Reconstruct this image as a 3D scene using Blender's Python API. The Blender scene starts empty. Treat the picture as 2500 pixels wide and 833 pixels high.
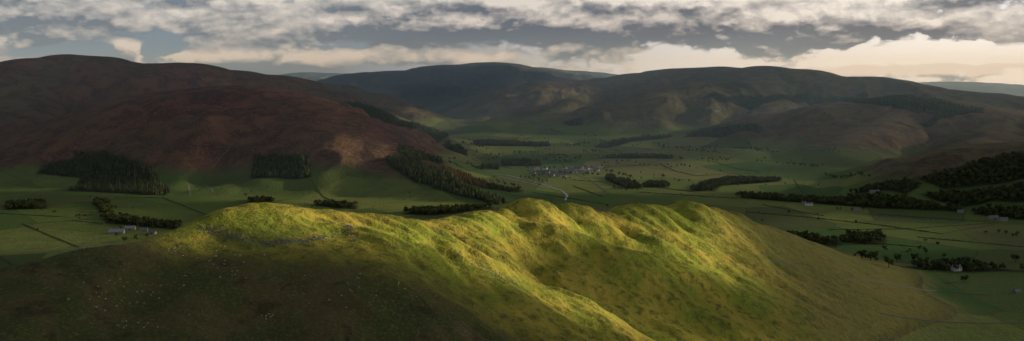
import bpy, math, random, time
import numpy as np
T0=time.time()
rng=np.random.default_rng(7); random.seed(7)
scene=bpy.context.scene
CAMZ=350.0; FP=2165.0; HY=215.0
SUN_AZ=math.radians(73); SUN_EL=math.radians(13)
SD=np.array([math.sin(SUN_AZ)*math.cos(SUN_EL),math.cos(SUN_AZ)*math.cos(SUN_EL),math.sin(SUN_EL)])

# ------------------------------------------------ numeric helpers
def gnoise(x,y,seed=0):
    xi=np.floor(x).astype(np.int64); yi=np.floor(y).astype(np.int64)
    fx=x-xi; fy=y-yi
    def g(ix,iy,dx,dy):
        h=(ix*374761393+iy*668265263+seed*144269504)&0xffffffff
        h=((h^(h>>13))*1274126177)&0xffffffff
        h=h^(h>>16)
        a=h*(2*math.pi/4294967296.0)
        return np.cos(a)*dx+np.sin(a)*dy
    u=fx*fx*fx*(fx*(fx*6-15)+10); v=fy*fy*fy*(fy*(fy*6-15)+10)
    a=g(xi,yi,fx,fy); b=g(xi+1,yi,fx-1,fy); c=g(xi,yi+1,fx,fy-1); d=g(xi+1,yi+1,fx-1,fy-1)
    return ((a+(b-a)*u)*(1-v)+(c+(d-c)*u)*v)*1.5
def fbm(x,y,sc,octv=4,seed=0,gain=0.5):
    r=0;a=1;f=1.0/sc
    for i in range(octv):
        r=r+a*gnoise(x*f,y*f,seed+i*17); a*=gain; f*=2.03
    return r
def sstep(a,b,x):
    t=np.clip((x-a)/(b-a),0,1); return t*t*(3-2*t)
def smax(a,b,k):
    h=np.clip(0.5+0.5*(a-b)/k,0,1)
    return b*(1-h)+a*h+k*h*(1-h)
def sv(px,py,D):   # bearing, drop, distance -> world
    return ((px-1250)/FP*D, D, CAMZ-(py-HY)/FP*D)

# ------------------------------------------------ terrain definition
def floorz(X,Y):
    return np.interp(Y,[0,3500,5000,6500,9000,14000,30000],[0,0,25,92,150,200,200])
HILLS=[
 # name, heather, list of (bearing, drop, dist, width)
 ('L1',0.75,[(-500,180,4500,1300),(0,162,4800,1150),(80,142,4900,1100),(160,132,5000,1100),(250,138,5000,1050),(350,155,5100,1000),(470,154,5300,1050),(560,170,5400,1050),(650,182,5400,1000),(760,214,5300,850),(850,250,5100,700),(960,300,4900,520),(1060,345,4700,380),(1130,374,4600,240)]),
 ('L1c',0.7,[(330,160,5100,500),(300,215,4700,450),(230,270,4300,420),(150,330,3900,400),(60,385,3500,350)]),
 ('L1d',0.7,[(120,150,4900,600),(60,230,4400,550),(-60,300,3900,600),(-150,350,3500,600)]),
 ('L1b',0.4,[(640,188,6900,800),(800,205,6700,700),(880,226,6600,650),(960,250,6500,560),(1020,272,6300,420),(1100,322,6100,280)]),
 ('L2',1.0,[(60,345,3600,600),(250,288,3800,900),(400,236,3950,1050),(500,212,4000,1120),(560,207,4000,1120),(620,213,4000,1050),(700,237,3850,900),(800,290,3650,740),(900,345,3450,540),(960,378,3300,400),(1080,425,3000,250),(1240,493,2720,140)]),
 ('C1',0.1,[(820,210,10200,1200),(900,190,10500,1700),(960,173,10800,2000),(1030,171,11000,2000),(1100,158,11200,2200),(1200,152,11500,2300),(1270,165,11300,2100),(1330,185,11000,1800),(1420,205,10500,1400)]),
 ('C1a',0.1,[(1030,172,11000,900),(960,215,9600,800),(900,235,8800,600)]),
 ('C1b',0.1,[(1200,155,11400,900),(1240,190,10000,800),(1180,235,8800,600)]),
 ('C0',0.0,[(600,194,17000,2200),(760,177,17000,2500),(860,180,17000,2500),(980,205,17000,2000)]),
 ('C00',0.0,[(1180,190,16000,2000),(1300,164,16000,2500),(1400,173,16000,2500),(1480,186,16000,2500),(1600,200,16000,2000)]),
 ('RF',0.0,[(2100,222,20000,2500),(2260,208,20000,3000),(2330,199,21000,3000),(2390,214,21000,2500),(2440,217,20000,2500),(2500,213,20000,3000),(2700,210,20000,3000)]),
 ('M1',0.35,[(1120,292,7200,400),(1200,250,7400,700),(1270,213,7500,950),(1330,199,7500,1000),(1400,198,7600,950),(1500,200,7700,900),(1620,200,7800,900)]),
 ('M1a',0.1,[(1400,198,7600,500),(1400,240,7000,450),(1340,275,6600,350)]),
 ('M2',0.0,[(1185,302,6100,240),(1240,287,6150,340),(1310,303,6100,300)]),
 ('R1',0.2,[(1480,190,8200,900),(1560,178,8100,1200),(1650,166,8000,1400),(1760,163,7800,1400),(1830,167,7600,1400),(1870,161,7500,1400),(1940,168,7300,1300),(2040,188,7000,1200),(2130,187,6900,1100),(2200,201,6800,1000),(2260,214,6700,1000),(2400,226,6500,1000),(2500,238,6300,1000),(2750,252,6200,1000)]),
 ('R2',0.2,[(1870,164,7400,700),(1850,198,6700,800),(1700,201,6400,850),(1600,225,6200,750),(1500,258,6050,600),(1430,286,5950,420),(1390,300,5900,280)]),
 ('R2b',0.1,[(1850,198,6700,600),(1900,240,6200,500),(1870,285,5700,400)]),
 ('R3',0.5,[(1650,345,5400,400),(1800,310,5300,650),(1950,275,5200,850),(2100,247,5100,1000),(2250,238,5000,1100),(2400,262,4700,1100),(2500,285,4500,1100),(2700,300,4300,1100)]),
 ('R3b',0.5,[(2250,238,5000,600),(2150,300,4450,500),(2050,350,4100,380)]),
 ('R3c',0.3,[(2450,275,4600,600),(2420,330,4000,500),(2330,380,3600,400)]),
 ('R4',0.0,[(1480,398,4150,300),(1600,366,4200,480),(1750,366,4300,600),(1900,372,4300,700)]),
 ('R5',0.35,[(2150,448,3300,260),(2230,424,3250,400),(2350,385,3200,600),(2500,348,3050,780),(2700,310,2900,900)]),
]
def hill(X,Y,pts,w1):
    P=[]
    for (px,py,D,w) in pts:
        x,y,z=sv(px,py,D); P.append((x,y,z-float(floorz(x,y)),w))
    minx=min(p[0]-p[3] for p in P)-400;maxx=max(p[0]+p[3] for p in P)+400
    miny=min(p[1]-p[3] for p in P)-400;maxy=max(p[1]+p[3] for p in P)+400
    m=(X>minx)&(X<maxx)&(Y>miny)&(Y<maxy)
    x=X[m];y=Y[m];ww=w1[m]
    b=np.full(x.shape,0.0);fb=np.zeros(x.shape)
    for i in range(len(P)-1):
        ax,ay,az,aw=P[i];bx,by,bz,bw=P[i+1]
        dx,dy=bx-ax,by-ay
        t=np.clip(((x-ax)*dx+(y-ay)*dy)/(dx*dx+dy*dy),0,1)
        d=np.hypot(x-ax-t*dx,y-ay-t*dy)
        c=az+(bz-az)*t; w=aw+(bw-aw)*t
        r=np.clip(d*ww/w,0,1)
        f=(1-r*r); f=f*f*(0.75+0.25*np.sqrt(np.clip(f,0,1)))
        b=np.maximum(b,np.maximum(c,0)*f);fb=np.maximum(fb,f)
    out=np.zeros(X.shape); out[m]=b
    fo=np.zeros(X.shape); fo[m]=fb
    return out,fo

# foreground ridge control points (bearing, drop, distance)
FG=[(-100,705,640),(0,665,680),(90,640,700),(170,617,720),(300,600,770),(440,557,810),(540,516,850),(600,505,870),(660,503,880),(720,508,900),(800,519,930),(930,527,980),(1050,539,1020),(1090,533,1060),(1180,516,1120),(1290,503,1180),(1340,499,1200),(1440,509,1260),(1500,513,1320),(1560,503,1370),(1620,503,1400),(1680,504,1430),(1740,509,1450),(1800,525,1480),(1900,560,1530),(2000,597,1580),(2150,645,1650),
 (0,833,560),(0,740,620),(200,833,590),(200,700,660),(350,833,600),(350,720,680),(400,620,760),(650,833,640),(500,700,705),(500,590,800),(640,597,790),(640,550,830),(800,540,880),(760,592,800),(850,563,850),(650,700,710),(850,700,725),(850,833,660),(900,610,810),(1000,605,840),(1000,570,890),
 (1100,655,848),(1300,750,826),(1480,833,815),(1100,740,760),(1150,833,700),(1300,833,755),(1000,740,720),
 (1100,610,905),(1100,570,990),(1200,600,970),(1200,660,880),(1200,550,1060),
 (1300,715,890),(1300,660,985),(1300,620,1065),(1300,585,1115),(1300,540,1150),(1400,760,890),(1400,700,960),(1400,640,1080),(1400,600,1150),(1400,550,1210),
 (1500,790,910),(1500,740,980),(1500,690,1050),(1500,640,1130),(1500,600,1200),(1500,560,1260),
 (1600,833,930),(1700,833,1000),(1700,760,1080),(1700,700,1160),(1700,640,1240),(1700,600,1300),(1700,550,1370),
 (1900,833,1100),(1900,760,1190),(1900,700,1270),(1900,640,1370),(1900,600,1440),
 (2100,833,1180),(2100,760,1270),(2100,700,1370),(2100,660,1480),(2300,833,1235),(2300,720,1500),(2500,833,1240),(2500,750,1420)]
C=[sv(*p) for p in FG]
back=[(-100,705,640),(90,640,700),(300,600,770),(540,516,850),(660,503,880),(800,519,930),(930,527,980),(1090,533,1060),(1290,503,1180),(1440,509,1260),(1560,503,1370),(1680,504,1430),(1800,525,1480),(2000,597,1580)]
for p in back:
    x,y,z=sv(*p)
    for dd,f in ((110,0.72),(260,0.36),(420,0.05),(620,-0.15)):
        C.append((x-0.25*dd,y+dd,z*f))
C+=[(0,0,347),(0,-400,352),(300,0,325),(-300,0,330),(0,200,235),(0,400,160),(300,400,115),(600,500,60),(-300,350,185),(-600,300,180),(900,600,5),(600,0,200),(-600,-400,300),(600,-400,250),
    (-700,800,120),(-900,1100,-10),(-1000,500,160),(1300,1100,-20),(1300,1800,-40),(1000,2200,-60),(0,2200,-60),(-900,1700,-60),(1300,500,-10),(1100,0,60),(-1100,0,220)]
C=np.array(C)
def tps_fit(C):
    n=len(C);s=500.0
    d2=((C[:,None,:2]-C[None,:,:2])**2).sum(-1)/s/s
    K=0.5*d2*np.log(d2+1e-12)
    A=np.zeros((n+3,n+3));A[:n,:n]=K+np.eye(n)*0.0006
    A[:n,n]=1;A[:n,n+1:]=C[:,:2]/s;A[n:,:n]=A[:n,n:].T
    b=np.zeros(n+3);b[:n]=C[:,2]
    return np.linalg.solve(A,b)
TW=tps_fit(C)
def tps(x,y):
    s=500.0;r=TW[len(C)]+TW[len(C)+1]*x/s+TW[len(C)+2]*y/s
    for i in range(len(C)):
        d2=((x-C[i,0])**2+(y-C[i,1])**2)/(s*s)
        r=r+TW[i]*0.5*d2*np.log(d2+1e-12)
    return r
KNOBS=[(1690,515,9,30),(1560,512,5,32),(1310,508,3,36),(1440,520,4,30),(1500,575,7,24),(1400,560,6,22),(1590,600,7,26),(1200,535,4,26),(1090,545,4,20),(930,535,3,22),(820,527,3,18),(650,508,3,30),(545,525,3,22),
       (1650,535,-14,20),(1500,530,-6,24),(1370,530,-5,22),(1540,585,-8,20),(1250,548,-6,24),(1130,560,-5,20)]
# spur crests and hollows on the right flank: (amplitude, half width, line)
SPURS=[(7,20,[(870,560),(1000,610),(1100,655),(1200,702),(1300,750),(1480,833)]),
 (20,30,[(1290,594),(1360,598),(1430,616),(1520,642),(1620,670),(1740,706),(1880,745)]),
 (-22,44,[(1285,650),(1340,668),(1430,700),(1560,742),(1700,780)]),
 (8,18,[(1340,548),(1430,566),(1520,590),(1620,608),(1710,628)]),
 (-9,17,[(1370,575),(1460,595),(1560,625),(1640,645)]),
 (5,16,[(1190,520),(1240,548),(1290,575)]),
 (5,18,[(1460,525),(1540,550),(1620,578),(1700,592)]),
 (-6,15,[(1440,545),(1530,570),(1600,590)]),
 (7,15,[(1000,550),(1080,590),(1160,628),(1240,668)]),
 (-7,13,[(960,565),(1050,612),(1140,655),(1240,705)]),
 (-6,13,[(1060,560),(1140,596),(1220,630)]),
 (4,26,[(1690,515),(1760,560),(1830,610),(1900,660)]),
 (-3,34,[(1780,560),(1860,620),(1960,690)])]

GX=1400
Ys=np.concatenate([np.linspace(-700,470,60),480*1.0031**np.arange(0,1365)])
NY=len(Ys)
Wd=0.74*np.maximum(Ys,0)+520
us=np.linspace(-1,1,GX)
X=us[None,:]*Wd[:,None]; Y=np.repeat(Ys[:,None],GX,1)
def march(px,py):
    Ds=np.arange(600,1750,5.0)
    rx=(px-1250)/FP*Ds; rz=CAMZ-(py-HY)/FP*Ds
    tt=tps(rx,Ds); hit=np.argmax(tt>rz) if (tt>rz).any() else np.argmax(tt-rz)
    return rx[hit],Ds[hit]
def build():
    fl=floorz(X,Y)+fbm(X,Y,900,3,5)*3.0*sstep(1500,3500,Y)
    w1=1.0+0.20*fbm(X,Y,900,3,11)+0.10*fbm(X,Y,280,2,23)
    tot=np.zeros(X.shape);heat=np.zeros(X.shape);ff=np.zeros(X.shape)
    for name,ht,pts in HILLS:
        h,f=hill(X,Y,pts,w1)
        heat=np.where(h>tot,ht,heat);ff=np.where(h>tot,f,ff)
        k=14.0
        tot=np.where((h>0.01)&(tot>0.01),smax(h,tot,k)-0.25*k*np.exp(-((h-tot)/k)**2),np.maximum(h,tot))
    rel=sstep(20,140,tot)*np.clip(4.2*ff*(1-ff)+0.06,0,1)
    sc=np.clip(Y/5000,0.6,1.8)
    wx=X+fbm(X,Y,500,2,33)*140;wy=Y+fbm(X,Y,500,2,35)*140
    rid=1-np.abs(gnoise(wx/430,wy/700,41))*2
    rid2=1-np.abs(gnoise(wx/170,wy/300,47))*2
    rid3=1-np.abs(gnoise(wx/80,wy/150,53))*2
    tot=tot+rel*((rid-0.4)*34+(rid2-0.4)*13+(rid3-0.4)*4.5)*sc**0.5+rel*fbm(X,Y,260,5,61,0.55)*9*sc**0.5
    z=fl+np.maximum(tot,0)
    m=(Y<2700)&(np.abs(X)<2400)
    x=X[m];y=Y[m]
    t=tps(x,y)
    t=t-sstep(1900,2500,y)*300-sstep(1400,2000,np.abs(x))*300
    a=0.86*x-0.51*y;b=0.51*x+0.86*y
    wq=fbm(x,y,160,2,77)*26
    hm=gnoise((a+wq)/150,(b+wq)/46,91)*6+gnoise((a-wq)/70,(b+wq)/22,97)*4.8+gnoise((a+wq)/34,(b-wq)/12,99)*1.9+fbm(x,y,34,4,103,0.55)*1.4
    crest=sstep(660,840,y)
    hm=hm*(0.25+0.75*crest*sstep(-300,-90,x))*(1-0.7*sstep(330,520,x))
    nf=(1-crest)
    hm+=nf*(gnoise(x/75+0.3*gnoise(x/60,y/60,8),y/330,131)*9+fbm(x,y,30,4,133,0.55)*1.7)
    t2=t+hm*sstep(5,50,t)
    for (px,py,amp,r) in KNOBS:
        cx,cy=march(px,py)
        da=0.86*(x-cx)-0.51*(y-cy);db=0.51*(x-cx)+0.86*(y-cy)
        t2=t2+amp*np.exp(-(da/(r*1.3))**2-(db/(r*0.8))**2)
    xw=x+fbm(x,y,60,2,171)*9;yw=y+fbm(x,y,60,2,173)*9
    for (amp,r,ln) in SPURS:
        P=[march(*p) for p in ln];d=np.full(x.shape,1e9);n=len(P)-1;tt=np.zeros(x.shape)
        for i in range(n):
            ax,ay=P[i];bx,by=P[i+1];dx,dy=bx-ax,by-ay
            q=np.clip(((xw-ax)*dx+(yw-ay)*dy)/(dx*dx+dy*dy),0,1)
            di=np.hypot(xw-ax-q*dx,yw-ay-q*dy);k=di<d;d=np.where(k,di,d);tt=np.where(k,(i+q)/n,tt)
        t2=t2+amp*np.exp(-(d/r)**2)*(sstep(-.05,.15,tt)*(1-0.6*sstep(.6,1,tt)))
    zz=z[m]
    z[m]=smax(t2,zz,9)
    ridge=np.zeros(X.shape);ridge[m]=sstep(0,14,t2-zz)
    return z,tot,heat,ridge
Z,TOT,HEAT,RIDGE=build()
print('terrain',time.time()-T0)
def H(x,y):
    x=np.atleast_1d(np.asarray(x,float));y=np.atleast_1d(np.asarray(y,float))
    j=np.interp(y,Ys,np.arange(NY));j0=np.clip(j.astype(int),0,NY-2);fj=j-j0
    w=0.74*np.maximum(y,0)+520
    i=(x/w+1)/2*(GX-1);i0=np.clip(i.astype(int),0,GX-2);fi=np.clip(i-i0,0,1)
    return (Z[j0,i0]*(1-fi)+Z[j0,i0+1]*fi)*(1-fj)+(Z[j0+1,i0]*(1-fi)+Z[j0+1,i0+1]*fi)*fj
DS0=430*1.002**np.arange(0,2050)
VAL=1690.0   # anything in the valley lies beyond the near ridge
def place(px,py,dmin=430):
    DS=DS0[DS0>=dmin]
    rx=(px-1250)/FP*DS; rz=CAMZ-(py-HY)/FP*DS
    h=H(rx,DS); k=h>=rz
    if not k.any():
        k2=np.argmax((h-rz)/DS); return (rx[k2],DS[k2],h[k2])
    i=np.argmax(k)
    return (rx[i],DS[i],h[i])
def poly(pp,dmin=430): return np.array([place(*p,dmin)[:2] for p in pp])
def inpoly(P,x,y):
    r=np.zeros(x.shape,bool);n=len(P)
    for i in range(n):
        x1,y1=P[i];x2,y2=P[(i+1)%n]
        if y1==y2: continue
        c=((y1>y)!=(y2>y))&(x<(x2-x1)*(y-y1)/(y2-y1)+x1)
        r^=c
    return r
def distpoly(P,x,y):
    d=np.full(x.shape,1e9);n=len(P)
    for i in range(n):
        ax,ay=P[i];bx,by=P[(i+1)%n];dx,dy=bx-ax,by-ay
        t=np.clip(((x-ax)*dx+(y-ay)*dy)/(dx*dx+dy*dy+1e-9),0,1)
        d=np.minimum(d,np.hypot(x-ax-t*dx,y-ay-t*dy))
    return np.where(inpoly(P,x,y),d,-d)

# ------------------------------------------------ node helpers
class NT:
    def __init__(s,nt): s.nt=nt; nt.nodes.clear()
    def n(s,t,**k):
        nd=s.nt.nodes.new(t)
        for a,b in k.items(): setattr(nd,a,b)
        return nd
    def L(s,a,b): s.nt.links.new(a,b)
    def put(s,sock,v):
        if isinstance(v,bpy.types.NodeSocket): s.L(v,sock)
        else: sock.default_value=v
    def m(s,op,a,b=None,c=None,clamp=False):
        nd=s.n('ShaderNodeMath',operation=op,use_clamp=clamp)
        s.put(nd.inputs[0],a)
        if b is not None: s.put(nd.inputs[1],b)
        if c is not None: s.put(nd.inputs[2],c)
        return nd.outputs[0]
    def mr(s,v,a,b,c=0.0,d=1.0,it='SMOOTHSTEP'):
        nd=s.n('ShaderNodeMapRange',interpolation_type=it)
        s.put(nd.inputs['Value'],v);nd.inputs['From Min'].default_value=a;nd.inputs['From Max'].default_value=b
        nd.inputs['To Min'].default_value=c;nd.inputs['To Max'].default_value=d
        return nd.outputs[0]
    def mix(s,f,a,b,bt='MIX'):
        nd=s.n('ShaderNodeMix',data_type='RGBA',blend_type=bt)
        s.put(nd.inputs[0],f)
        for i,v in ((6,a),(7,b)):
            if isinstance(v,tuple): v=tuple(v)+(1,) if len(v)==3 else v
            s.put(nd.inputs[i],v)
        return nd.outputs[2]
    def noise(s,vec,sc,det=4,rough=0.5,dist=0.0):
        nd=s.n('ShaderNodeTexNoise');s.L(vec,nd.inputs['Vector'])
        nd.inputs['Scale'].default_value=sc;nd.inputs['Detail'].default_value=det
        nd.inputs['Roughness'].default_value=rough;nd.inputs['Distortion'].default_value=dist
        return nd.outputs['Fac']
    def attr(s,name):
        return s.n('ShaderNodeAttribute',attribute_name=name).outputs['Fac']
    def comb(s,x,y,z):
        nd=s.n('ShaderNodeCombineXYZ')
        for i,v in enumerate((x,y,z)): s.put(nd.inputs[i],v)
        return nd.outputs[0]
def newmat(name):
    m=bpy.data.materials.new(name);m.use_nodes=True
    return m,NT(m.node_tree)
def finish(t,col,rough=0.95,bump=None,spec=0.1,bs=1.0,bd=1.0):
    b=t.n('ShaderNodeBsdfPrincipled');o=t.n('ShaderNodeOutputMaterial')
    if isinstance(col,tuple): col=tuple(col)+(1,)
    t.put(b.inputs['Base Color'],col);b.inputs['Roughness'].default_value=rough
    b.inputs['Specular IOR Level'].default_value=spec
    if bump is not None:
        bn=t.n('ShaderNodeBump');bn.inputs['Strength'].default_value=bs;bn.inputs['Distance'].default_value=bd
        t.L(bump,bn.inputs['Height']);t.L(bn.outputs[0],b.inputs['Normal'])
    t.L(b.outputs[0],o.inputs[0])
def simplemat(name,c1,c2,sc,rough=0.9,spec=0.1):
    m,t=newmat(name)
    pos=t.n('ShaderNodeNewGeometry').outputs['Position']
    f=t.mr(t.noise(pos,sc,3,0.6),0.35,0.65)
    finish(t,t.mix(f,c1,c2),rough,spec=spec)
    return m
def npmesh(name,V,F,mat,smooth=False,attrs=None,parent=None):
    V=np.asarray(V,np.float32);F=np.asarray(F,np.int32)
    me=bpy.data.meshes.new(name)
    me.vertices.add(len(V));me.vertices.foreach_set('co',V.ravel())
    k=F.shape[1]
    me.loops.add(F.size);me.loops.foreach_set('vertex_index',F.ravel())
    me.polygons.add(len(F));me.polygons.foreach_set('loop_start',np.arange(0,F.size,k,dtype=np.int32))
    me.update(calc_edges=True)
    if smooth: me.polygons.foreach_set('use_smooth',np.ones(len(F),bool))
    if attrs:
        for a,v in attrs.items():
            at=me.attributes.new(a,'FLOAT','POINT');at.data.foreach_set('value',np.asarray(v,np.float32).ravel())
    me.materials.append(mat)
    ob=bpy.data.objects.new(name,me);scene.collection.objects.link(ob)
    if parent: ob.parent=parent
    return ob

# ------------------------------------------------ land cover
WOODS={ # name:(kind, spacing, height, polygons)
 'conifer_plantation':('c',9,19,[
   [(168,466),(205,436),(140,428),(90,424),(130,396),(200,384),(240,380),(330,400),(380,432),(412,466),(400,478),(300,472)],
   [(613,436),(622,380),(748,384),(757,434)],
   [(945,390),(975,384),(1060,414),(1130,452),(1240,494),(1215,500),(1110,474),(1015,446),(955,408)]]),
 'larch_plantation':('l',10,18,[[(1070,408),(1120,425),(1190,452),(1185,460),(1110,442)],[(180,372),(260,366),(262,376),(185,384)]]),
 'hillside_conifer_forest':('c',16,18,[
   [(1715,240),(1850,239),(1950,232),(2110,224),(2120,234),(1960,250),(1850,262),(1760,252)],
   [(1670,334),(1720,316),(1860,314),(1850,326),(1760,335)],
   [(2060,248),(2140,240),(2240,242),(2330,254),(2400,268),(2400,276),(2330,282),(2260,312),(2250,306),(2290,282),(2200,266)],
   [(1375,300),(1420,290),(1420,306),(1390,308)],
   [(840,250),(960,283),(1040,312),(1095,332),(1085,338),(1000,318),(930,292),(860,262)],
   [(1455,360),(1500,344),(1570,334),(1640,330),(1640,334),(1540,346),(1480,362)]]),
 'mixed_woodland':('b',13,16,[
   [(604,498),(612,488),(655,488),(664,498)],
   [(228,492),(262,490),(275,530),(440,552),(440,562),(262,545)],
   [(15,512),(20,500),(108,494),(112,510)],
   [(765,502),(775,496),(870,502),(868,512)],
   [(985,524),(1010,516),(1100,510),(1200,504),(1200,510),(1060,526)],
   [(970,372),(975,357),(1040,376),(1082,394),(1075,402),(1010,392)],
   [(1086,352),(1095,347),(1142,376),(1138,382),(1090,362)],
   [(1178,410),(1180,404),(1216,406),(1218,416)],
   [(1225,406),(1230,396),(1270,392),(1318,396),(1320,406)],
   [(1155,350),(1180,344),(1340,352),(1340,358),(1180,356)],
   [(1450,388),(1530,380),(1640,384),(1640,388),(1540,388)],
   [(1478,440),(1490,432),(1560,452),(1565,462),(1530,460)],
   [(1570,458),(1575,448),(1628,448),(1630,458)],
   [(1685,466),(1720,448),(1780,437),(1900,438),(1905,444),(1760,454),(1742,468)],
   [(1808,484),(1815,476),(1950,486),(2080,484),(2340,508),(2350,520),(2080,504)],
   [(2080,474),(2130,455),(2180,444),(2230,440),(2240,458),(2210,476)],
   [(2240,438),(2300,424),(2380,400),(2440,384),(2560,376),(2560,420),(2480,440),(2400,452),(2300,462)],
   [(2250,476),(2360,470),(2480,455),(2560,450),(2560,486),(2420,492),(2350,505)],
   [(2380,524),(2400,508),(2560,505),(2560,540)],
   [(1915,582),(1925,574),(2000,582),(2050,596),(2040,604),(1960,592)],
   [(2058,592),(2065,574),(2150,574),(2162,590),(2150,600)],
   [(2105,650),(2150,642),(2200,652),(2330,644),(2500,672),(2560,690),(2500,690),(2300,680),(2170,666)],
   [(1190,462),(1200,456),(1275,464),(1270,470)]]),
}
forest=np.zeros(X.shape)
WP={}
for nm,(k,s,h,pl) in WOODS.items():
    WP[nm]=[poly(p,VAL) for p in pl]
    for P in WP[nm]:
        m=(X>P[:,0].min()-20)&(X<P[:,0].max()+20)&(Y>P[:,1].min()-20)&(Y<P[:,1].max()+20)
        forest[m]=np.maximum(forest[m],sstep(-12,6,distpoly(P,X[m],Y[m])))
for pp in [[(950,215),(1000,205),(1230,205),(1240,215),(1150,240),(1080,270),(1030,275),(1000,250)],[(1720,210),(1790,200),(1850,225),(1800,232)]]:
    P=poly(pp);m=(X>P[:,0].min()-90)&(X<P[:,0].max()+90)&(Y>P[:,1].min()-90)&(Y<P[:,1].max()+90)
    forest[m]=np.maximum(forest[m],0.7*sstep(-60,20,distpoly(P,X[m],Y[m])+fbm(X[m],Y[m],300,3,9)*60))
n1=fbm(X,Y,420,4,201)
field=sstep(80,30,TOT+n1*20)*sstep(6900,5900,Y)*(1-RIDGE)
heather=HEAT*sstep(35,85,TOT+n1*30)*np.clip(0.85+0.5*fbm(X,Y,700,4,211),0,1)
print('cover',time.time()-T0)

m_terr,t=newmat('moor_and_pasture')
geo=t.n('ShaderNodeNewGeometry');pos=geo.outputs['Position']
sp=t.n('ShaderNodeSeparateXYZ');t.L(pos,sp.inputs[0])
nb=t.noise(pos,0.0022,5,0.6); nm_=t.noise(pos,0.012,6,0.65,0.6); nf=t.noise(pos,0.09,4,0.65); nff=t.noise(pos,0.35,3,0.7)
hillc=t.mix(t.mr(nb,0.38,0.62),(0.08,0.095,0.042),(0.155,0.14,0.068))
hillc=t.mix(t.mr(nm_,0.44,0.62,0,0.85),hillc,(0.08,0.066,0.048))
hillc=t.mix(t.mr(nf,0.5,0.72,0,0.5),hillc,(0.18,0.158,0.09))
hillc=t.mix(t.mr(sp.outputs[1],6800,10500,0,0.8),hillc,(0.045,0.068,0.075))  # aerial haze painted into the colour: far hills go darker and bluer
hea=t.mix(t.mr(nm_,0.40,0.60),(0.185,0.085,0.058),(0.09,0.048,0.040))
hea=t.mix(t.mr(nf,0.5,0.72),hea,(0.21,0.13,0.068))
hea=t.mix(t.mr(nb,0.5,0.66,0,0.6),hea,(0.10,0.085,0.048))
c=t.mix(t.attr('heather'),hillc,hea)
# enclosed pasture: one tone per field, dry-stone boundary lines
mp=t.n('ShaderNodeMapping');mp.inputs['Rotation'].default_value=(0,0,0.5);mp.inputs['Scale'].default_value=(1,0.75,0)
wv=t.n('ShaderNodeVectorMath',operation='ADD');t.L(pos,wv.inputs[0])
nv=t.n('ShaderNodeTexNoise');t.L(pos,nv.inputs['Vector']);nv.inputs['Scale'].default_value=0.003
sc_=t.n('ShaderNodeVectorMath',operation='SCALE');t.L(nv.outputs['Color'],sc_.inputs[0]);sc_.inputs['Scale'].default_value=60
t.L(sc_.outputs[0],wv.inputs[1]);t.L(wv.outputs[0],mp.inputs['Vector'])
ve=t.n('ShaderNodeTexVoronoi',voronoi_dimensions='2D',feature='DISTANCE_TO_EDGE');t.L(mp.outputs[0],ve.inputs['Vector']);ve.inputs['Scale'].default_value=0.0038;ve.inputs['Randomness'].default_value=0.75
vc=t.n('ShaderNodeTexVoronoi',voronoi_dimensions='2D');t.L(mp.outputs[0],vc.inputs['Vector']);vc.inputs['Scale'].default_value=0.0038;vc.inputs['Randomness'].default_value=0.75
sr=t.n('ShaderNodeSeparateColor');t.L(vc.outputs['Color'],sr.inputs[0])
fc=t.mix(sr.outputs[0],(0.055,0.125,0.03),(0.19,0.225,0.06))
fc=t.mix(t.mr(sr.outputs[1],0.78,0.84,0,0.55),fc,(0.20,0.17,0.08))
fc=t.mix(t.mr(sr.outputs[2],0.80,0.86,0,0.5),fc,(0.065,0.08,0.035))
fc=t.mix(t.mr(nm_,0.4,0.7,0,0.6),fc,(0.115,0.12,0.048))
fc=t.mix(t.mr(nf,0.45,0.75,0,0.4),fc,(0.08,0.12,0.038))
fc=t.mix(t.mr(ve.outputs['Distance'],0.012,0.004,0,0.35),fc,(0.05,0.055,0.025))
c=t.mix(t.attr('field'),c,fc)
# ridge grass
rg=t.mix(t.mr(nm_,0.38,0.62),(0.25,0.30,0.035),(0.47,0.37,0.06))
rg=t.mix(t.mr(nf,0.45,0.68),rg,(0.15,0.16,0.03))
rg=t.mix(t.mr(nff,0.5,0.75,0,0.65),rg,(0.48,0.37,0.12))
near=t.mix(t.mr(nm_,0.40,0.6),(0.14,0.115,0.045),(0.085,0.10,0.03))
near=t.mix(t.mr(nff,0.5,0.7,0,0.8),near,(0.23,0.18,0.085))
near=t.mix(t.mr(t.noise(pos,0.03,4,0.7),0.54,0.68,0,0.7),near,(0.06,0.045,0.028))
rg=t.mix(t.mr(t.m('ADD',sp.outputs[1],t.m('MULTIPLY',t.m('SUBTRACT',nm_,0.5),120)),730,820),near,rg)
# lower right flank: coarser, browner pasture
rg=t.mix(t.mr(t.m('ADD',sp.outputs[0],t.m('MULTIPLY',t.m('SUBTRACT',nb,0.5),300)),240,460,0,0.75),rg,(0.15,0.14,0.052))
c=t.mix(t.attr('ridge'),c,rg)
c=t.mix(t.attr('forest'),c,(0.03,0.038,0.018))
hb=t.m('MULTIPLY',t.m('MULTIPLY',nm_,22.0),t.m('SUBTRACT',1.0,t.m('MAXIMUM',t.attr('field'),t.attr('ridge'))))
bmp=t.m('ADD',t.m('ADD',t.m('MULTIPLY',nf,4.0),t.m('MULTIPLY',nff,1.5)),hb)
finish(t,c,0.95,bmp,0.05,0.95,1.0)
idx=np.arange(NY*GX).reshape(NY,GX)
F=np.stack([idx[:-1,:-1],idx[:-1,1:],idx[1:,1:],idx[1:,:-1]],-1).reshape(-1,4)
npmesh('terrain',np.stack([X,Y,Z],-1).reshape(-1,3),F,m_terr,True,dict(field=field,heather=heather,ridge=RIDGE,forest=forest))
print('mesh',time.time()-T0)

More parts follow.
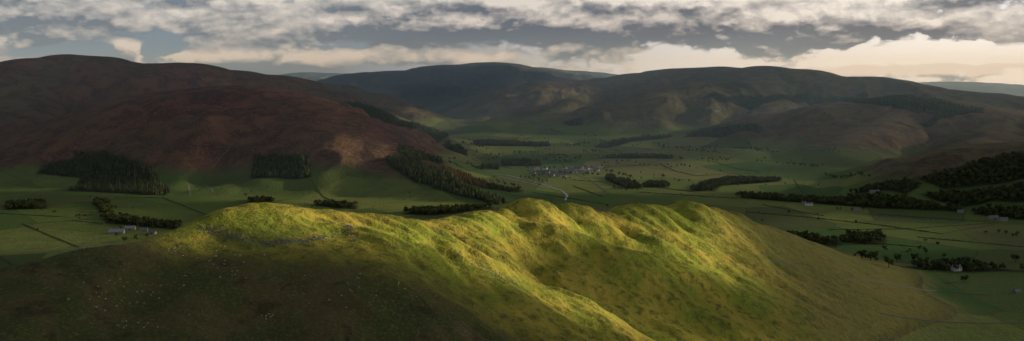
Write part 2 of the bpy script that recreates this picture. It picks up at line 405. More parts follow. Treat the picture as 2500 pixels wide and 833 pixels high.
# ------------------------------------------------ tree templates
def conifer(seed,tiers=6,n=7):
    r=np.random.default_rng(seed);V=[];F=[]
    for k in range(4): V.append((0.018*math.cos(k*1.57),0.018*math.sin(k*1.57),0))
    V.append((0,0,0.5))
    for k in range(4):F.append((k,(k+1)%4,4))
    for i in range(tiers):
        a=i/tiers
        z0=0.10+a*0.78;z1=min(1.0,z0+0.30*(1-a*0.45));rad=0.21*(1-a)**0.85+0.025
        b=len(V);V.append((0,0,z1))
        for k in range(2*n):
            an=2*math.pi*k/(2*n)+i*0.4
            rr=rad*(1.0 if k%2 else 0.6)*r.uniform(0.8,1.2)
            V.append((rr*math.cos(an),rr*math.sin(an),z0+(0.0 if k%2 else 0.05)+r.uniform(-.02,.02)))
        for k in range(2*n): F.append((b,b+1+k,b+1+(k+1)%(2*n)))
    return np.array(V),np.array(F)
def broad(seed,nq=150):
    r=np.random.default_rng(seed);V=[];F=[]
    def limb(p,q,ra,rb):
        p=np.array(p);q=np.array(q);b=len(V)
        for (c_,rd) in ((p,ra),(q,rb)):
            for k in range(4): V.append(tuple(c_+np.array((rd*math.cos(k*1.57),rd*math.sin(k*1.57),0))))
        for k in range(4):
            a0=b+k;a1=b+(k+1)%4
            F.append((a0,a1,a1+4));F.append((a0,a1+4,a0+4))
    limb((0,0,0),(0.01,0,0.42),0.035,0.024)
    lobes=[]
    for k in range(7):
        an=k*2.4+r.uniform(0,1);rd=r.uniform(0.10,0.30);z=r.uniform(0.38,0.78)
        c_=np.array((rd*math.cos(an),rd*math.sin(an),z));lobes.append((c_,r.uniform(0.14,0.22)))
        if k<4: limb((0,0,0.33+0.03*k),tuple(c_),0.018,0.006)
    lobes.append((np.array((0,0,0.62)),0.25))
    for q in range(nq):
        c_,R=lobes[q%len(lobes)]
        d=r.normal(size=3);d/=np.linalg.norm(d)
        p=c_+d*R*r.uniform(0.55,1.05)
        nrm=d+r.normal(size=3)*0.5;nrm/=np.linalg.norm(nrm)
        u=np.cross(nrm,(0.3,0.2,1));u/=np.linalg.norm(u);v=np.cross(nrm,u);s=r.uniform(0.045,0.085)
        b=len(V)
        for (e,f) in ((-1,-1),(1,-.8),(.8,1),(-1,.9)): V.append(tuple(p+u*e*s+v*f*s*r.uniform(.7,1.2)))
        F.append((b,b+1,b+2));F.append((b,b+2,b+3))
    return np.array(V),np.array(F)
CON=[conifer(i) for i in range(4)];CONL=[conifer(10+i,4,4) for i in range(3)];BRO=[broad(i) for i in range(6)];BROL=[broad(20+i,70) for i in range(4)]
def scatter(name,pts,hts,temps,mat,wid=1.0):
    pts=np.array(pts);hts=np.array(hts);n=len(pts)
    if n==0:return
    pick=rng.integers(0,len(temps),n);VV=[];FF=[];off=0
    for k,(V,Fa) in enumerate(temps):
        s=np.where(pick==k)[0]
        if len(s)==0: continue
        an=rng.uniform(0,6.283,len(s));c_,s_=np.cos(an),np.sin(an);h=hts[s];w=h*wid*rng.uniform(0.8,1.2,len(s))
        x=(V[None,:,0]*c_[:,None]-V[None,:,1]*s_[:,None])*w[:,None]+pts[s,0][:,None]
        y=(V[None,:,0]*s_[:,None]+V[None,:,1]*c_[:,None])*w[:,None]+pts[s,1][:,None]
        z=V[None,:,2]*h[:,None]+pts[s,2][:,None]-0.3
        VV.append(np.stack([x,y,z],-1).reshape(-1,3))
        FF.append((Fa[None]+(np.arange(len(s))*len(V))[:,None,None]+off).reshape(-1,3));off+=len(s)*len(V)
    return npmesh(name,np.concatenate(VV),np.concatenate(FF),mat)
m_con=simplemat('spruce_needles',(0.035,0.052,0.02),(0.09,0.10,0.04),0.06)
m_lar=simplemat('larch_needles',(0.17,0.10,0.04),(0.10,0.08,0.035),0.06)
m_bro=simplemat('leaves',(0.04,0.055,0.02),(0.11,0.12,0.04),0.05)
def fillpoly(P,s):
    x0,y0=P.min(0);x1,y1=P.max(0)
    xs,ys=np.meshgrid(np.arange(x0,x1,s),np.arange(y0,y1,s))
    xs=xs.ravel()+rng.uniform(-.42,.42,xs.size)*s;ys=ys.ravel()+rng.uniform(-.42,.42,ys.size)*s
    k=distpoly(P,xs,ys)+fbm(xs,ys,60,2,5)*14>0
    return xs[k],ys[k]
for nm,(kind,s,h,pl) in WOODS.items():
    for P in WP[nm]:
        area=abs(0.5*np.sum(P[:,0]*np.roll(P[:,1],-1)-P[:,1]*np.roll(P[:,0],-1)))
        ss=max(s,math.sqrt(area/4200))
        x,y=fillpoly(P,ss)
        if len(x)==0:
            x,y=P[:,0]*0.8+P[:,0].mean()*0.2,P[:,1]*0.8+P[:,1].mean()*0.2
        z=H(x,y);hh=h*rng.uniform(0.65,1.2,len(x))*(1+0.1*(ss/s-1))
        dist=y.mean()
        if kind=='b': te=BRO if dist<3300 else BROL;mt=m_bro;w=1.0
        else: te=CON if dist<4000 else CONL;mt=m_lar if kind=='l' else m_con;w=1.25*max(1,ss/10)
        scatter(nm,np.stack([x,y,z],-1),hh,te,mt,w)
# lines of hedgerow / field trees
TREELINES=[[(1330,392),(1410,396)],[(1340,380),(1400,384)],[(1190,352),(1330,362)],[(1380,358),(1430,352)],[(1480,420),(1560,440)],[(1200,445),(1270,460)],[(1320,318),(1370,326)],[(1420,350),(1500,356)],
 [(180,528),(215,534)],[(290,560),(400,556)],[(2000,372),(2060,378)],[(2240,640),(2330,632)],[(2380,566),(2500,580)],[(1500,462),(1560,466)],[(1760,388),(1800,392)],[(2200,612),(2250,618)],[(1290,440),(1340,446)],[(1390,426),(1470,430)],[(1280,412),(1460,408)],[(1300,422),(1460,426)],[(300,590),(360,585)],[(2050,512),(2120,516)],[(2300,668),(2420,676)],[(1560,332),(1640,336)],[(2100,632),(2140,640)],
 [(1560,404),(1700,410)],[(1140,395),(1180,420)],[(1600,440),(1690,444)],[(1480,400),(1560,396)],[(1250,372),(1330,376)],[(1160,372),(1240,380)],[(1900,400),(2000,410)],[(2020,430),(2120,436)],[(1300,432),(1460,420)]]
pts=[];hs=[]
for ln in TREELINES:
    a=np.array(place(*ln[0],VAL));b=np.array(place(*ln[1],VAL));n=max(5,int(np.linalg.norm(a-b)/15))
    for i in range(n):
        if random.random()<0.2: continue
        p=a+(b-a)*(i+random.uniform(-.4,.4))/n
        p[0]+=random.gauss(0,6);p[1]+=random.gauss(0,14)
        pts.append((p[0],p[1],H(p[0],p[1])[0]));hs.append(random.uniform(8,17))
for i in range(300): # scattered field trees
    x=random.uniform(-1500,2600);y=random.uniform(2000,5200)
    if abs(x)>0.62*y: continue
    z=H(x,y)[0]
    if z<40: pts.append((x,y,z));hs.append(random.uniform(6,14))
for i in range(70): # small clumps along the upper valley
    x0=random.uniform(-300,1300);y0=random.uniform(3300,5600)
    for k in range(random.randint(3,9)):
        x=x0+random.gauss(0,22);y=y0+random.gauss(0,26);z=H(x,y)[0]
        if z<75: pts.append((x,y,z));hs.append(random.uniform(7,15))
scatter('hedgerow_trees',pts,hs,BROL,m_bro)
for (px,py,h) in [(2170,655,24),(2232,640,20),(2135,628,14),(2245,612,13),(2355,690,15),(2190,640,18),(2160,612,12),(2110,622,10),(2480,640,18),(2290,600,10)]:
    p=place(px,py);scatter('oak_tree',[p],[h],[BRO[random.randrange(6)]],m_bro,1.1)

# ------------------------------------------------ ribbons: walls, hedges, tracks, river
def smoothline(pp,step=8.0,dmin=430):
    P=np.array([place(*p,dmin)[:2] for p in pp]);out=[]
    for i in range(len(P)-1):
        n=max(2,int(np.linalg.norm(P[i+1]-P[i])/step))
        for k in range(n): out.append(P[i]+(P[i+1]-P[i])*k/n)
    out.append(P[-1]);out=np.array(out)
    for _ in range(3): out[1:-1]=(out[:-2]+2*out[1:-1]+out[2:])/4
    return out
def ribbon(name,pp,w,h,mat,rough=0.0,step=8.0,dmin=1690):
    """h==0 : flat strip on the ground; else upright wall or hedge with a top"""
    P=smoothline(pp,step,dmin);d=np.gradient(P,axis=0);d/=np.linalg.norm(d,axis=1)[:,None]+1e-9
    nrm=np.stack([-d[:,1],d[:,0]],-1);ww=w/2*(1+rough*rng.uniform(-1,1,len(P)))[:,None]
    A=P+nrm*ww;B=P-nrm*ww;za=H(A[:,0],A[:,1]);zb=H(B[:,0],B[:,1]);n=len(P)
    if h==0:
        V=np.concatenate([np.c_[A,za+0.35],np.c_[B,zb+0.35]]);i=np.arange(n-1)
        F=np.stack([i,i+1,i+1+n,i+n],-1)
    else:
        hh=h*(1+rough*rng.uniform(-1,1,n))
        V=np.concatenate([np.c_[A,za-1.0],np.c_[P+nrm*ww*0.6,za+hh],np.c_[P-nrm*ww*0.6,zb+hh],np.c_[B,zb-1.0]]);i=np.arange(n-1)
        F=np.concatenate([np.stack([i+k*n,i+1+k*n,i+1+(k+1)*n,i+(k+1)*n],-1) for k in range(3)])
    return npmesh(name,V,F,mat,False)
m_hedge=simplemat('hedge_leaves',(0.05,0.06,0.025),(0.095,0.105,0.042),0.3)
m_stone=simplemat('dry_stone',(0.24,0.23,0.17),(0.13,0.125,0.09),0.8)
m_track=simplemat('gravel_track',(0.26,0.23,0.18),(0.18,0.16,0.12),0.2)
m_road=simplemat('asphalt',(0.055,0.055,0.055),(0.07,0.068,0.065),0.3)
m_water,tw=newmat('river_water');finish(tw,(0.03,0.04,0.045),0.3,spec=0.35)
for ln in [[(400,484),(505,526)],[(0,522),(150,530),(225,520)],[(55,547),(120,575),(192,604)],[(0,628),(42,656)],[(60,548),(180,540),(250,546)],
   [(1820,519),(1960,530),(2130,548)],[(2020,562),(2200,560),(2420,546)],[(2140,524),(2300,535),(2440,545)],[(2000,583),(2240,604)],[(2130,548),(2300,572)],
   [(1480,432),(1600,458),(1700,470)],[(1610,400),(1700,430),(1830,424)],[(1740,395),(1850,420)],[(2240,580),(2500,604)],[(1470,410),(1600,404)],[(1560,470),(1800,486)],[(1400,440),(1560,452)],[(2300,572),(2430,548)],[(760,440),(830,500)],[(1300,470),(1480,500)],[(1940,440),(1960,472)],[(1860,500),(2010,528)],[(1400,455),(1470,480)],[(280,482),(400,484)],[(1150,385),(1180,400),(1250,412)]]:
    ribbon('hedge',ln,2.3,1.6,m_hedge,0.45,7)
for ln in [[(785,275),(860,322),(930,360),(962,378)],[(1080,425),(1150,455)],[(1950,275),(2050,262)],[(370,372),(352,410),(350,420)],[(520,410),(545,380),(560,365)],[(1540,300),(1640,290)]]:
    ribbon('dry_stone_wall',ln,1.3,1.5,m_stone,0.2,5)
for ln in [[(2060,682),(2160,692),(2290,710),(2420,722)],[(2150,768),(2290,786),(2500,790)],[(1860,622),(1960,650)]]:
    ribbon('dry_stone_wall',ln,1.2,1.3,m_stone,0.2,4,430)
ribbon('farm_track',[(0,612),(120,612),(270,598),(380,585)],5,0,m_track)
ribbon('hill_track',[(1745,252),(1760,268),(1735,285),(1700,300)],7,0,m_track)
ribbon('hill_track',[(520,470),(505,455),(460,450),(465,478)],5,0,m_track)
ribbon('valley_road',[(1480,470),(1440,440),(1400,425),(1300,418),(1220,405)],5,0,m_road)
ribbon('river',[(1205,425),(1240,428),(1290,440),(1330,452),(1372,466),(1385,478),(1380,490)],7,0,m_water,0.5)
ribbon('gravel_bank',[(1215,430),(1262,440),(1305,450),(1340,460)],8,0,m_track,0.6)

# ------------------------------------------------ buildings
m_white=simplemat('limewash',(0.70,0.68,0.64),(0.6,0.58,0.54),0.5)
m_wall=simplemat('sandstone',(0.34,0.30,0.25),(0.25,0.22,0.18),0.7)
m_slate=simplemat('slate',(0.13,0.135,0.15),(0.17,0.17,0.18),0.8,0.6,0.3)
m_tin=simplemat('corrugated_steel',(0.28,0.29,0.30),(0.22,0.23,0.24),0.3,0.5,0.4)
m_glass,tg=newmat('window_glass');finish(tg,(0.03,0.035,0.04),0.15,spec=0.5)
m_door=simplemat('door_paint',(0.05,0.09,0.06),(0.06,0.1,0.07),1.0)
BOXF=[(3,2,1,0),(4,5,6,7),(1,5,4,0),(2,6,5,1),(3,7,6,2),(0,4,7,3)]
def boxv(x0,x1,y0,y1,z0,z1): return [(x0,y0,z0),(x1,y0,z0),(x1,y1,z0),(x0,y1,z0),(x0,y0,z1),(x1,y0,z1),(x1,y1,z1),(x0,y1,z1)]
def pm(name,V,F,mat,par):
    me=bpy.data.meshes.new(name);me.from_pydata(V,[],F);me.materials.append(mat)
    o=bpy.data.objects.new(name,me);scene.collection.objects.link(o);o.parent=par;return o
def house(name,px,py,L=14,W=7,h=5,rot=0.0,wall=None,roof=None,big=False):
    x,y,z=place(px,py,1230);z=min(H([x-L/3,x+L/3,x],[y,y,y+W/2]))
    e=bpy.data.objects.new(name,None);scene.collection.objects.link(e);e.location=(x,y,z);e.rotation_euler=(0,0,rot)
    wall=wall or m_wall;roof=roof or m_slate;r=W*0.45
    V=boxv(-L/2,L/2,-W/2,W/2,-2,h)+[(-L/2,0,h+r),(L/2,0,h+r)]
    pm('walls',V,[(3,2,1,0),(0,1,5,4),(2,3,7,6),(1,2,6,9,5),(3,0,4,8,7)],wall,e)
    o=0.5;pm('roof',[(-L/2-o,-W/2-o,h-.35),(L/2+o,-W/2-o,h-.35),(L/2+o,0,h+r+.12),(-L/2-o,0,h+r+.12),(L/2+o,W/2+o,h-.35),(-L/2-o,W/2+o,h-.35)],[(0,1,2,3),(3,2,4,5)],roof,e)
    if not big:
        V=[];F=[]
        for s in (-1,1):
            for k in range(3):
                for zz in ((1.0,) if h<4.5 else (0.9,3.2)):
                    if k==1 and zz<1.5 and s<0: continue
                    cx=(k-1)*L/3.2;b=len(V);V+=boxv(cx-.5,cx+.5,s*W/2-.05,s*W/2+.05,zz,zz+1.3);F+=[tuple(b+i for i in f) for f in BOXF]
        pm('windows',V,F,m_glass,e)
        pm('door',boxv(-.5,.5,-W/2-.06,-W/2+.02,0,2.1),BOXF,m_door,e)
        V=[];F=[]
        for s in (-1,1):
            b=len(V);V+=boxv(s*(L/2-.7)-.45,s*(L/2-.7)+.45,-.4,.4,h+r-.8,h+r+1.3);F+=[tuple(b+i for i in f) for f in BOXF]
        pm('chimneys',V,F,wall,e)
    else:
        pm('door',boxv(-2,2,-W/2-.06,-W/2+.02,0,3.8),BOXF,m_door,e)
for i,(px,py,w) in enumerate([(1432,416,1),(1446,414,1),(1420,420,0),(1405,424,1),(1385,418,0),(1370,424,0),(1352,420,0),(1335,424,0),(1318,421,0),(1300,426,0),(1455,418,1),(1395,422,0),(1415,412,0),(1425,425,0),(1395,412,0),(1345,430,0),(1378,414,1),(1412,418,1),(1360,428,0),(1330,415,1),(1440,421,1),(1325,430,0),(1310,416,0),(1465,412,0),(1376,432,1)]):
    house('cottage',px,py,random.uniform(20,30),10,6.5,random.uniform(-.5,.5),m_white if w else m_wall)
house('farmhouse',352,566,16,8,5.5,.2,m_wall);house('farm_barn',285,570,34,13,5,.15,m_tin,m_tin,True);house('farm_barn',318,562,24,12,5,.15,m_wall,m_tin,True);house('farm_barn',372,572,18,10,4,-.2,m_wall,m_slate,True)
house('farmhouse',2335,662,18,9,6.5,.25,m_white);house('farmhouse',2318,655,10,7,5,.25,m_wall)
house('farmhouse',1975,502,22,8,5.5,.1,m_white);house('cottage',1962,498,12,7,4.5,.1,m_wall);house('cottage',2092,514,16,8,5,.1,m_wall);house('cottage',2345,520,16,8,5,.0,m_wall)
house('farmhouse',2450,540,20,9,6,-.1,m_wall);house('farm_barn',2425,536,26,12,5,.1,m_wall,m_slate,True);house('stone_mansion',2135,476,30,14,12,.1,m_wall);house('stone_hut',2483,716,10,7,3.5,.2,m_wall)
house('cottage',1395,350,18,8,5,.1,m_white);house('cottage',1190,345,16,8,5,.1,m_wall)

# ------------------------------------------------ rampart stones, scree and sheep
def ico():
    p=(1+5**.5)/2
    V=np.array([(-1,p,0),(1,p,0),(-1,-p,0),(1,-p,0),(0,-1,p),(0,1,p),(0,-1,-p),(0,1,-p),(p,0,-1),(p,0,1),(-p,0,-1),(-p,0,1)],float)/1.9
    F=np.array([(0,11,5),(0,5,1),(0,1,7),(0,7,10),(0,10,11),(1,5,9),(5,11,4),(11,10,2),(10,7,6),(7,1,8),(3,9,4),(3,4,2),(3,2,6),(3,6,8),(3,8,9),(4,9,5),(2,4,11),(6,2,10),(8,6,7),(9,8,1)])
    return V,F
ST=[]
for i in range(5):
    V,F_=ico();V=V*np.random.default_rng(i).uniform(0.7,1.25,(12,1));V[:,2]=V[:,2]*0.6+0.3;ST.append((V,F_))
pts=[];hs=[]
P=smoothline([(490,560),(540,572),(600,586),(660,598),(720,592),(780,582),(830,572),(855,562),(850,552),(835,546)],1.6)
for i,p in enumerate(P):
    dn=0.6+0.4*math.sin(i*0.13)+0.3*math.sin(i*0.041)+random.uniform(-.3,.3)
    for k in range(int(2+9*max(0,dn))):
        x=p[0]+random.gauss(0,1.5);y=p[1]+random.gauss(0,3.0);pts.append((x,y,H(x,y)[0]));hs.append(random.uniform(0.35,1.15))
scatter('stone_rampart',pts,hs,ST,m_stone)
pts=[];hs=[]
for (px,py,r,n) in [(740,580,14,100),(1180,655,18,120),(1230,680,16,100),(690,800,20,80),(1120,800,22,90),(1690,505,14,60),(1380,505,20,80),(1340,500,18,120),(1210,670,12,80),(1050,600,18,60),(1830,630,18,40)]:
    c_=place(px,py)
    for k in range(n):
        x=c_[0]+random.gauss(0,r);y=c_[1]+random.gauss(0,r*.7);pts.append((x,y,H(x,y)[0]));hs.append(random.uniform(0.3,0.9))
scatter('scree_stones',pts,hs,ST,m_stone)
def sheep():
    V=[];F=[]
    def ell(c_,r_,n=8,m=5):
        b=len(V);V.append((c_[0],c_[1],c_[2]+r_[2]))
        for i in range(1,m):
            th=math.pi*i/m
            for k in range(n):
                a=2*math.pi*k/n;V.append((c_[0]+r_[0]*math.sin(th)*math.cos(a),c_[1]+r_[1]*math.sin(th)*math.sin(a),c_[2]+r_[2]*math.cos(th)))
        V.append((c_[0],c_[1],c_[2]-r_[2]));l=len(V)-1
        for k in range(n):
            F.append((b,b+1+k,b+1+(k+1)%n));F.append((l,l-n+(k+1)%n,l-n+k))
        for i in range(m-2):
            for k in range(n):
                p=b+1+i*n+k;q=b+1+i*n+(k+1)%n;F.append((p,p+n,q+n));F.append((p,q+n,q))
    ell((0,0,.62),(.58,.27,.30));ell((.42,0,.68),(.25,.24,.27));ell((.62,0,.74),(.17,.12,.15),6,4);ell((.80,0,.66),(.16,.08,.09),6,4)
    ell((.70,.12,.78),(.04,.09,.03),4,3);ell((.70,-.12,.78),(.04,.09,.03),4,3);ell((-.6,0,.62),(.06,.05,.14),4,3)
    for sx in (-.38,.38):
        for sy in (-.13,.13):
            b=len(V)
            for (z,r_) in ((.5,.075),(.25,.045),(0,.04)):
                for k in range(4): V.append((sx+r_*math.cos(k*1.57)-(0.04 if (z==.25 and sx<0) else 0),sy+r_*math.sin(k*1.57),z))
            for i in range(2):
                for k in range(4):
                    p=b+i*4+k;q=b+i*4+(k+1)%4;F.append((p,p+4,q+4));F.append((p,q+4,q))
    return np.array(V),np.array(F)
m_wool=simplemat('wool',(0.55,0.52,0.45),(0.45,0.42,0.36),2.0)
pts=[];hs=[]
for (px,py,sx,sy,n) in [(860,580,30,12,14),(430,612,25,6,8),(300,720,90,50,30),(560,640,80,40,22),(660,775,30,8,8),(330,800,60,15,8),(900,700,120,60,18),(1600,560,60,20,12),(1700,590,80,25,12),(200,585,60,12,16),(120,600,80,10,16),(150,545,50,5,8),(350,500,60,6,6),(1400,460,80,10,6),(2200,540,120,8,8),(2280,590,90,10,10),(1040,580,40,12,10),(1960,700,120,30,14),(2100,720,100,25,8)]:
    for k in range(n):
        p=place(px+random.gauss(0,sx*.6),py+random.gauss(0,sy*.6));pts.append((p[0],p[1],p[2]+.3));hs.append(1.25)
scatter('sheep_flock',pts,hs,[sheep()],m_wool)

# ------------------------------------------------ wind turbines on the far ridge
m_turb=simplemat('turbine_paint',(0.7,0.7,0.7),(0.65,0.65,0.65),0.1)
for px in (2262,2342,2352,2366,2378,2420,2455,2478):
    yy=np.arange(18500,21500,60.);hz=H((px-1250)/FP*yy,yy);k=np.argmax((hz-CAMZ)/yy);y=yy[k];x=(px-1250)/FP*y;z=hz[k]
    e=bpy.data.objects.new('wind_turbine',None);scene.collection.objects.link(e);e.location=(x,y,z-3)
    V=[];n=8
    for (zz,r_) in ((0,2.6),(75,1.5)):
        V+=[(r_*math.cos(6.283*k/n),r_*math.sin(6.283*k/n),zz) for k in range(n)]
    pm('tower',V,[(k,(k+1)%n,n+(k+1)%n,n+k) for k in range(n)],m_turb,e)
    pm('nacelle',boxv(-1.8,1.8,-4,6,74,78),BOXF,m_turb,e)
    V=[];F=[];a0=random.uniform(0,2)
    for k in range(3):
        a=a0+k*2.094;c_,s_=math.cos(a),math.sin(a);b=len(V)
        for (r_,w_) in ((1,1.1),(9,1.9),(40,.4)):
            V+=[(c_*r_-s_*w_,-4.6,76+s_*r_+c_*w_),(c_*r_+s_*w_,-4.2,76+s_*r_-c_*w_)]
        F+=[(b,b+1,b+3,b+2),(b+2,b+3,b+5,b+4)]
    pm('blades',V,F,m_turb,e)

# ------------------------------------------------ out-of-frame cloud sheet, added to shape sun and shade on the ground
CZ=1850.0
GS=30.0
cx=np.arange(2500,15500,GS);cy=np.arange(1600,12500,GS);CX,CY=np.meshgrid(cx,cy)
wxn=fbm(CX,CY,260,3,311)
def footprint(pp,dmin,soft,npt=420):
    """0..1 mask on the added sheet of where the sun ray to this stretch of ground passes"""
    P=np.array(pp,float);x0,y0=P.min(0);x1,y1=P.max(0)
    a=abs(0.5*np.sum(P[:,0]*np.roll(P[:,1],-1)-P[:,1]*np.roll(P[:,0],-1)))
    st=math.sqrt(a/npt);gx,gy=np.meshgrid(np.arange(x0,x1,st*1.5),np.arange(y0,y1,st/1.5))
    k=inpoly(P,gx,gy);Q=[]
    for px,py in zip(gx[k],gy[k]):
        x,y,z=place(px,py,dmin);d=(CZ-z)/math.tan(SUN_EL)
        Q.append((x+d*math.sin(SUN_AZ),y+d*math.cos(SUN_AZ)))
    Q=np.array(Q);out=np.zeros(CX.shape)
    m=(CX>Q[:,0].min()-2*soft)&(CX<Q[:,0].max()+2*soft)&(CY>Q[:,1].min()-2*soft)&(CY<Q[:,1].max()+2*soft)
    X_=CX[m];Y_=CY[m];dd=np.full(X_.shape,1e12)
    for (qx,qy) in Q: dd=np.minimum(dd,(X_-qx)**2+(Y_-qy)**2)
    out[m]=1-sstep(0.45*soft,1.25*soft,np.sqrt(dd)+wxn[m]*soft*0.25)
    return out
GAPS=[ # opening strength, softness, nearest distance, stretch of ground lit through it
 (1.0,34,430,[(520,552),(560,518),(660,506),(930,530),(1290,508),(1500,520),(1700,508),(1780,524),(1800,600),(1750,680),(1650,735),(1530,795),(1380,740),(1150,650),(1000,606),(860,580),(620,580)]),
 (0.24,110,430,[(1800,540),(2150,645),(2450,700),(2300,800),(1800,833),(1500,800),(1700,690),(1850,620)]),
 (0.9,80,VAL,[(230,330),(330,290),(430,262),(440,372),(330,372),(240,362)]),
 (1.0,80,VAL,[(700,290),(780,310),(860,345),(940,385),(860,388),(700,384)]),
 (0.95,60,VAL,[(330,385),(395,372),(440,430),(520,470),(400,478),(415,440)]),
 (1.0,70,VAL,[(440,470),(540,452),(760,440),(900,450),(1000,480),(1230,500),(1000,520),(700,490),(460,490)]),
 (0.6,90,VAL,[(0,520),(200,515),(300,520),(250,580),(120,600),(0,610)]),
 (0.8,90,VAL,[(1180,410),(1300,400),(1480,402),(1500,440),(1420,470),(1300,470),(1200,440)]),
 (0.85,90,VAL,[(1540,420),(1750,390),(1950,440),(1900,465),(1640,470)]),
 (0.6,100,VAL,[(1940,530),(2150,530),(2300,560),(2250,600),(2050,580),(1920,560)]),
 (1.0,130,VAL,[(1260,225),(1380,222),(1400,260),(1300,275)]),
 (0.5,200,VAL,[(1550,250),(1700,260),(1800,300),(1700,350),(1580,320)]),
 (0.4,200,VAL,[(2080,290),(2280,300),(2400,340),(2250,370),(2080,350)]),
 (1.0,110,VAL,[(1000,265),(1080,315),(1060,325),(980,290)]),
 (0.6,130,VAL,[(1130,330),(1300,325),(1400,340),(1400,370),(1180,376)]),
]
SHADE=[ # how much, softness, nearest distance, stretch of ground darkened by the added sheet
 (0.98,34,430,[(1268,636),(1290,606),(1400,606),(1520,640),(1640,676),(1780,716),(1900,748),(1860,795),(1680,800),(1520,762),(1400,718),(1310,686)]),
 (0.92,40,430,[(-100,720),(150,650),(400,625),(540,596),(640,615),(780,606),(870,600),(980,630),(1130,680),(1260,735),(1450,833),(-100,833)]),
 (0.95,70,VAL,[(470,250),(560,222),(660,250),(690,300),(690,378),(600,370),(470,360),(460,310)]),
 (0.8,150,VAL,[(0,200),(200,170),(420,190),(340,250),(200,320),(0,340)]),
 (0.8,50,VAL,[(820,410),(930,410),(1010,470),(940,490),(850,450)]),
 (0.7,90,VAL,[(2000,440),(2250,420),(2500,420),(2500,510),(2100,510)]),
]
op=np.clip(0.09+0.17*fbm(CX,CY,1000,3,301),0.0,1)
for (s_,soft,dm,pp) in GAPS: op=np.maximum(op,s_*footprint(pp,dm,soft))
for (s_,soft,dm,pp) in SHADE: op=op*(1-s_*footprint(pp,dm,soft))
print('clouds',time.time()-T0)
czz=CZ+fbm(CX,CY,600,4,321)*40
m_cl,tc=newmat('cloud_gobo_mat')
tr=tc.n('ShaderNodeBsdfTransparent');df=tc.n('ShaderNodeBsdfDiffuse');df.inputs[0].default_value=(.75,.76,.8,1)
tl=tc.n('ShaderNodeBsdfTranslucent');tl.inputs[0].default_value=(.5,.5,.52,1)
ms=tc.n('ShaderNodeMixShader');ms.inputs[0].default_value=.12;tc.L(df.outputs[0],ms.inputs[1]);tc.L(tl.outputs[0],ms.inputs[2])
m2=tc.n('ShaderNodeMixShader');tc.L(tc.attr('opening'),m2.inputs[0]);tc.L(ms.outputs[0],m2.inputs[1]);tc.L(tr.outputs[0],m2.inputs[2])
o=tc.n('ShaderNodeOutputMaterial');tc.L(m2.outputs[0],o.inputs[0])
ny,nx=CX.shape;idx=np.arange(ny*nx).reshape(ny,nx)
F=np.stack([idx[:-1,:-1],idx[:-1,1:],idx[1:,1:],idx[1:,:-1]],-1).reshape(-1,4)
npmesh('cloud_gobo',np.stack([CX,CY,czz],-1).reshape(-1,3),F,m_cl,True,dict(opening=op))  # unseen sheet, openings shaped to cast the sun patches and shade

# ------------------------------------------------ haze: thin real air volume over the valleys
m_hz,th=newmat('valley_haze')
vs=th.n('ShaderNodeVolumeScatter');vs.inputs['Color'].default_value=(0.48,0.72,1.0,1);vs.inputs['Density'].default_value=5.6e-5;vs.inputs['Anisotropy'].default_value=0.2
oh=th.n('ShaderNodeOutputMaterial');th.L(vs.outputs[0],oh.inputs['Volume'])
me=bpy.data.meshes.new('haze');me.from_pydata(boxv(-26000,26000,2600,24000,-60,1150),[],BOXF);me.materials.append(m_hz)
scene.collection.objects.link(bpy.data.objects.new('haze',me))

# ------------------------------------------------ sky
w=bpy.data.worlds.new('World');scene.world=w;w.use_nodes=True
s=NT(w.node_tree)
tcn=s.n('ShaderNodeTexCoord');sx=s.n('ShaderNodeSeparateXYZ');s.L(tcn.outputs['Generated'],sx.inputs[0])
x_,y_,z_=sx.outputs
hyp=s.m('SQRT',s.m('ADD',s.m('MULTIPLY',x_,x_),s.m('MULTIPLY',y_,y_)))
az=s.m('ARCTAN2',x_,y_);el=s.m('DIVIDE',z_,s.m('MAXIMUM',hyp,0.05))
def ang(px,py):
    a=math.atan((px-1250)/FP);return a,(HY-py)/FP*math.cos(a)
BL=[(380,50,420,44,.26),(1150,55,300,44,.26),(1750,48,520,42,.24),(2200,55,380,42,.20),(1250,0,1500,20,.16),(1100,142,380,28,.18),(316,122,30,24,.46),(2270,168,170,12,.32),(520,142,120,16,.18),(1420,120,130,30,.16),(730,150,90,16,.14),(60,60,160,40,.10),
    (800,108,110,20,-.10),(1900,150,450,30,-.22),(130,125,150,18,-.24),(400,116,60,18,-.14),(850,18,60,24,-.10),(2330,120,200,16,-.14)]
def dens(u,v):
    wn=s.noise(s.comb(s.m('MULTIPLY',u,14.0),s.m('MULTIPLY',v,26.0),3.3),1.0,2,0.5)
    n=s.noise(s.comb(s.m('MULTIPLY',u,8.5),s.m('MULTIPLY',v,24.0),8.4),1.0,8,0.55,0.0)
    n2=s.noise(s.comb(s.m('MULTIPLY',u,40.0),s.m('MULTIPLY',v,62.0),5.1),1.0,6,0.55,0.0)
    puff=s.m('ABSOLUTE',s.m('SUBTRACT',n2,0.5))
    d=s.m('SUBTRACT',s.m('ADD',n,0.025),s.m('MULTIPLY',puff,0.42))
    uu=s.m('ADD',u,s.m('MULTIPLY',s.m('SUBTRACT',wn,0.5),0.06))
    vv=s.m('ADD',v,s.m('MULTIPLY',s.m('SUBTRACT',n2,0.5),0.02))
    for (px,py,a,b,k) in BL:
        u0,v0=ang(px,py)
        e1=s.m('POWER',s.m('ABSOLUTE',s.m('DIVIDE',s.m('SUBTRACT',uu,u0),a/FP)),2.0);e2=s.m('POWER',s.m('ABSOLUTE',s.m('DIVIDE',s.m('SUBTRACT',vv,v0),b/FP)),2.0)
        g=s.m('EXPONENT',s.m('MULTIPLY',s.m('ADD',e1,e2),-1.0))
        d=s.m('MULTIPLY_ADD',g,k,d)
    return d
d0=dens(az,el);d1=dens(s.m('ADD',az,0.003),s.m('ADD',el,0.011))
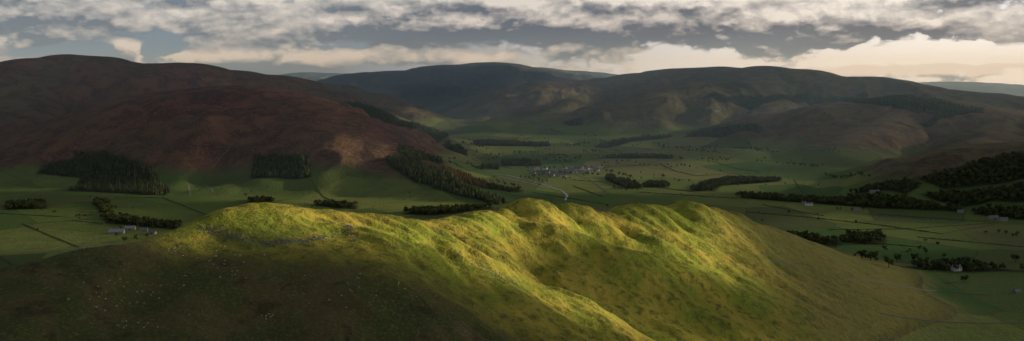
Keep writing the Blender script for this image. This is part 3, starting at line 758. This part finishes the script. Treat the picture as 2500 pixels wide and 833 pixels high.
cover=s.mr(d0,0.46,0.57);thick=s.mr(d0,0.50,0.80)
lit=s.m('ADD',s.m('SUBTRACT',0.62,s.m('MULTIPLY',thick,0.50)),s.m('MULTIPLY',s.m('SUBTRACT',d0,d1),4.6),clamp=True)
right=s.mr(az,-0.15,0.45)
low=s.mr(el,0.10,0.0)
brt=s.mix(right,(0.78,0.74,0.70),(1.05,1.0,0.94))
drk=s.mix(right,(0.14,0.165,0.21),(0.18,0.18,0.205))
cl=s.mix(lit,drk,brt)
clear=s.mix(s.mr(az,-0.25,0.22),(0.17,0.24,0.35),(0.92,0.97,1.08))
clear=s.mix(s.mr(s.m('ADD',az,s.m('MULTIPLY',low,0.2)),0.20,0.6),clear,(1.32,1.36,1.42))
ns=s.n('ShaderNodeTexSky',sky_type='NISHITA',sun_disc=False);ns.sun_elevation=SUN_EL;ns.sun_rotation=SUN_AZ
clear10=s.mix(1.0,clear,(9.5,9.5,9.5),'MULTIPLY')
cl10=s.mix(1.0,cl,(10,10,10),'MULTIPLY')
clr=s.mix(0.05,clear10,ns.outputs[0])
col=s.mix(cover,clr,cl10)
hn=s.noise(tcn.outputs['Generated'],3.0,5,0.6)
ovc=s.mix(s.mr(hn,0.4,0.65),(0.8,0.95,1.2),(2.25,2.35,2.55))
col=s.mix(s.mr(el,0.14,0.35),col,ovc)
bg=s.n('ShaderNodeBackground');bg.inputs['Strength'].default_value=0.1;s.L(col,bg.inputs[0])
ow=s.n('ShaderNodeOutputWorld');s.L(bg.outputs[0],ow.inputs[0])
sl=bpy.data.lights.new('sun','SUN');sl.energy=5.0;sl.angle=math.radians(0.5);sl.color=(1.0,0.86,0.62)
so=bpy.data.objects.new('sun',sl);scene.collection.objects.link(so)
from mathutils import Vector
so.rotation_euler=Vector(SD).to_track_quat('Z','Y').to_euler()
# ------------------------------------------------ camera
cam=bpy.data.cameras.new('camera');co=bpy.data.objects.new('camera',cam);scene.collection.objects.link(co)
co.location=(0,0,CAMZ);co.rotation_euler=(math.radians(90),0,0)
cam.sensor_fit='HORIZONTAL';cam.sensor_width=36;cam.lens=36*FP/2500;cam.shift_y=-(416.5-HY)/2500
cam.clip_start=1;cam.clip_end=100000
scene.camera=co
scene.view_settings.view_transform='Standard';scene.view_settings.look='None';scene.view_settings.exposure=0
print('done',time.time()-T0)
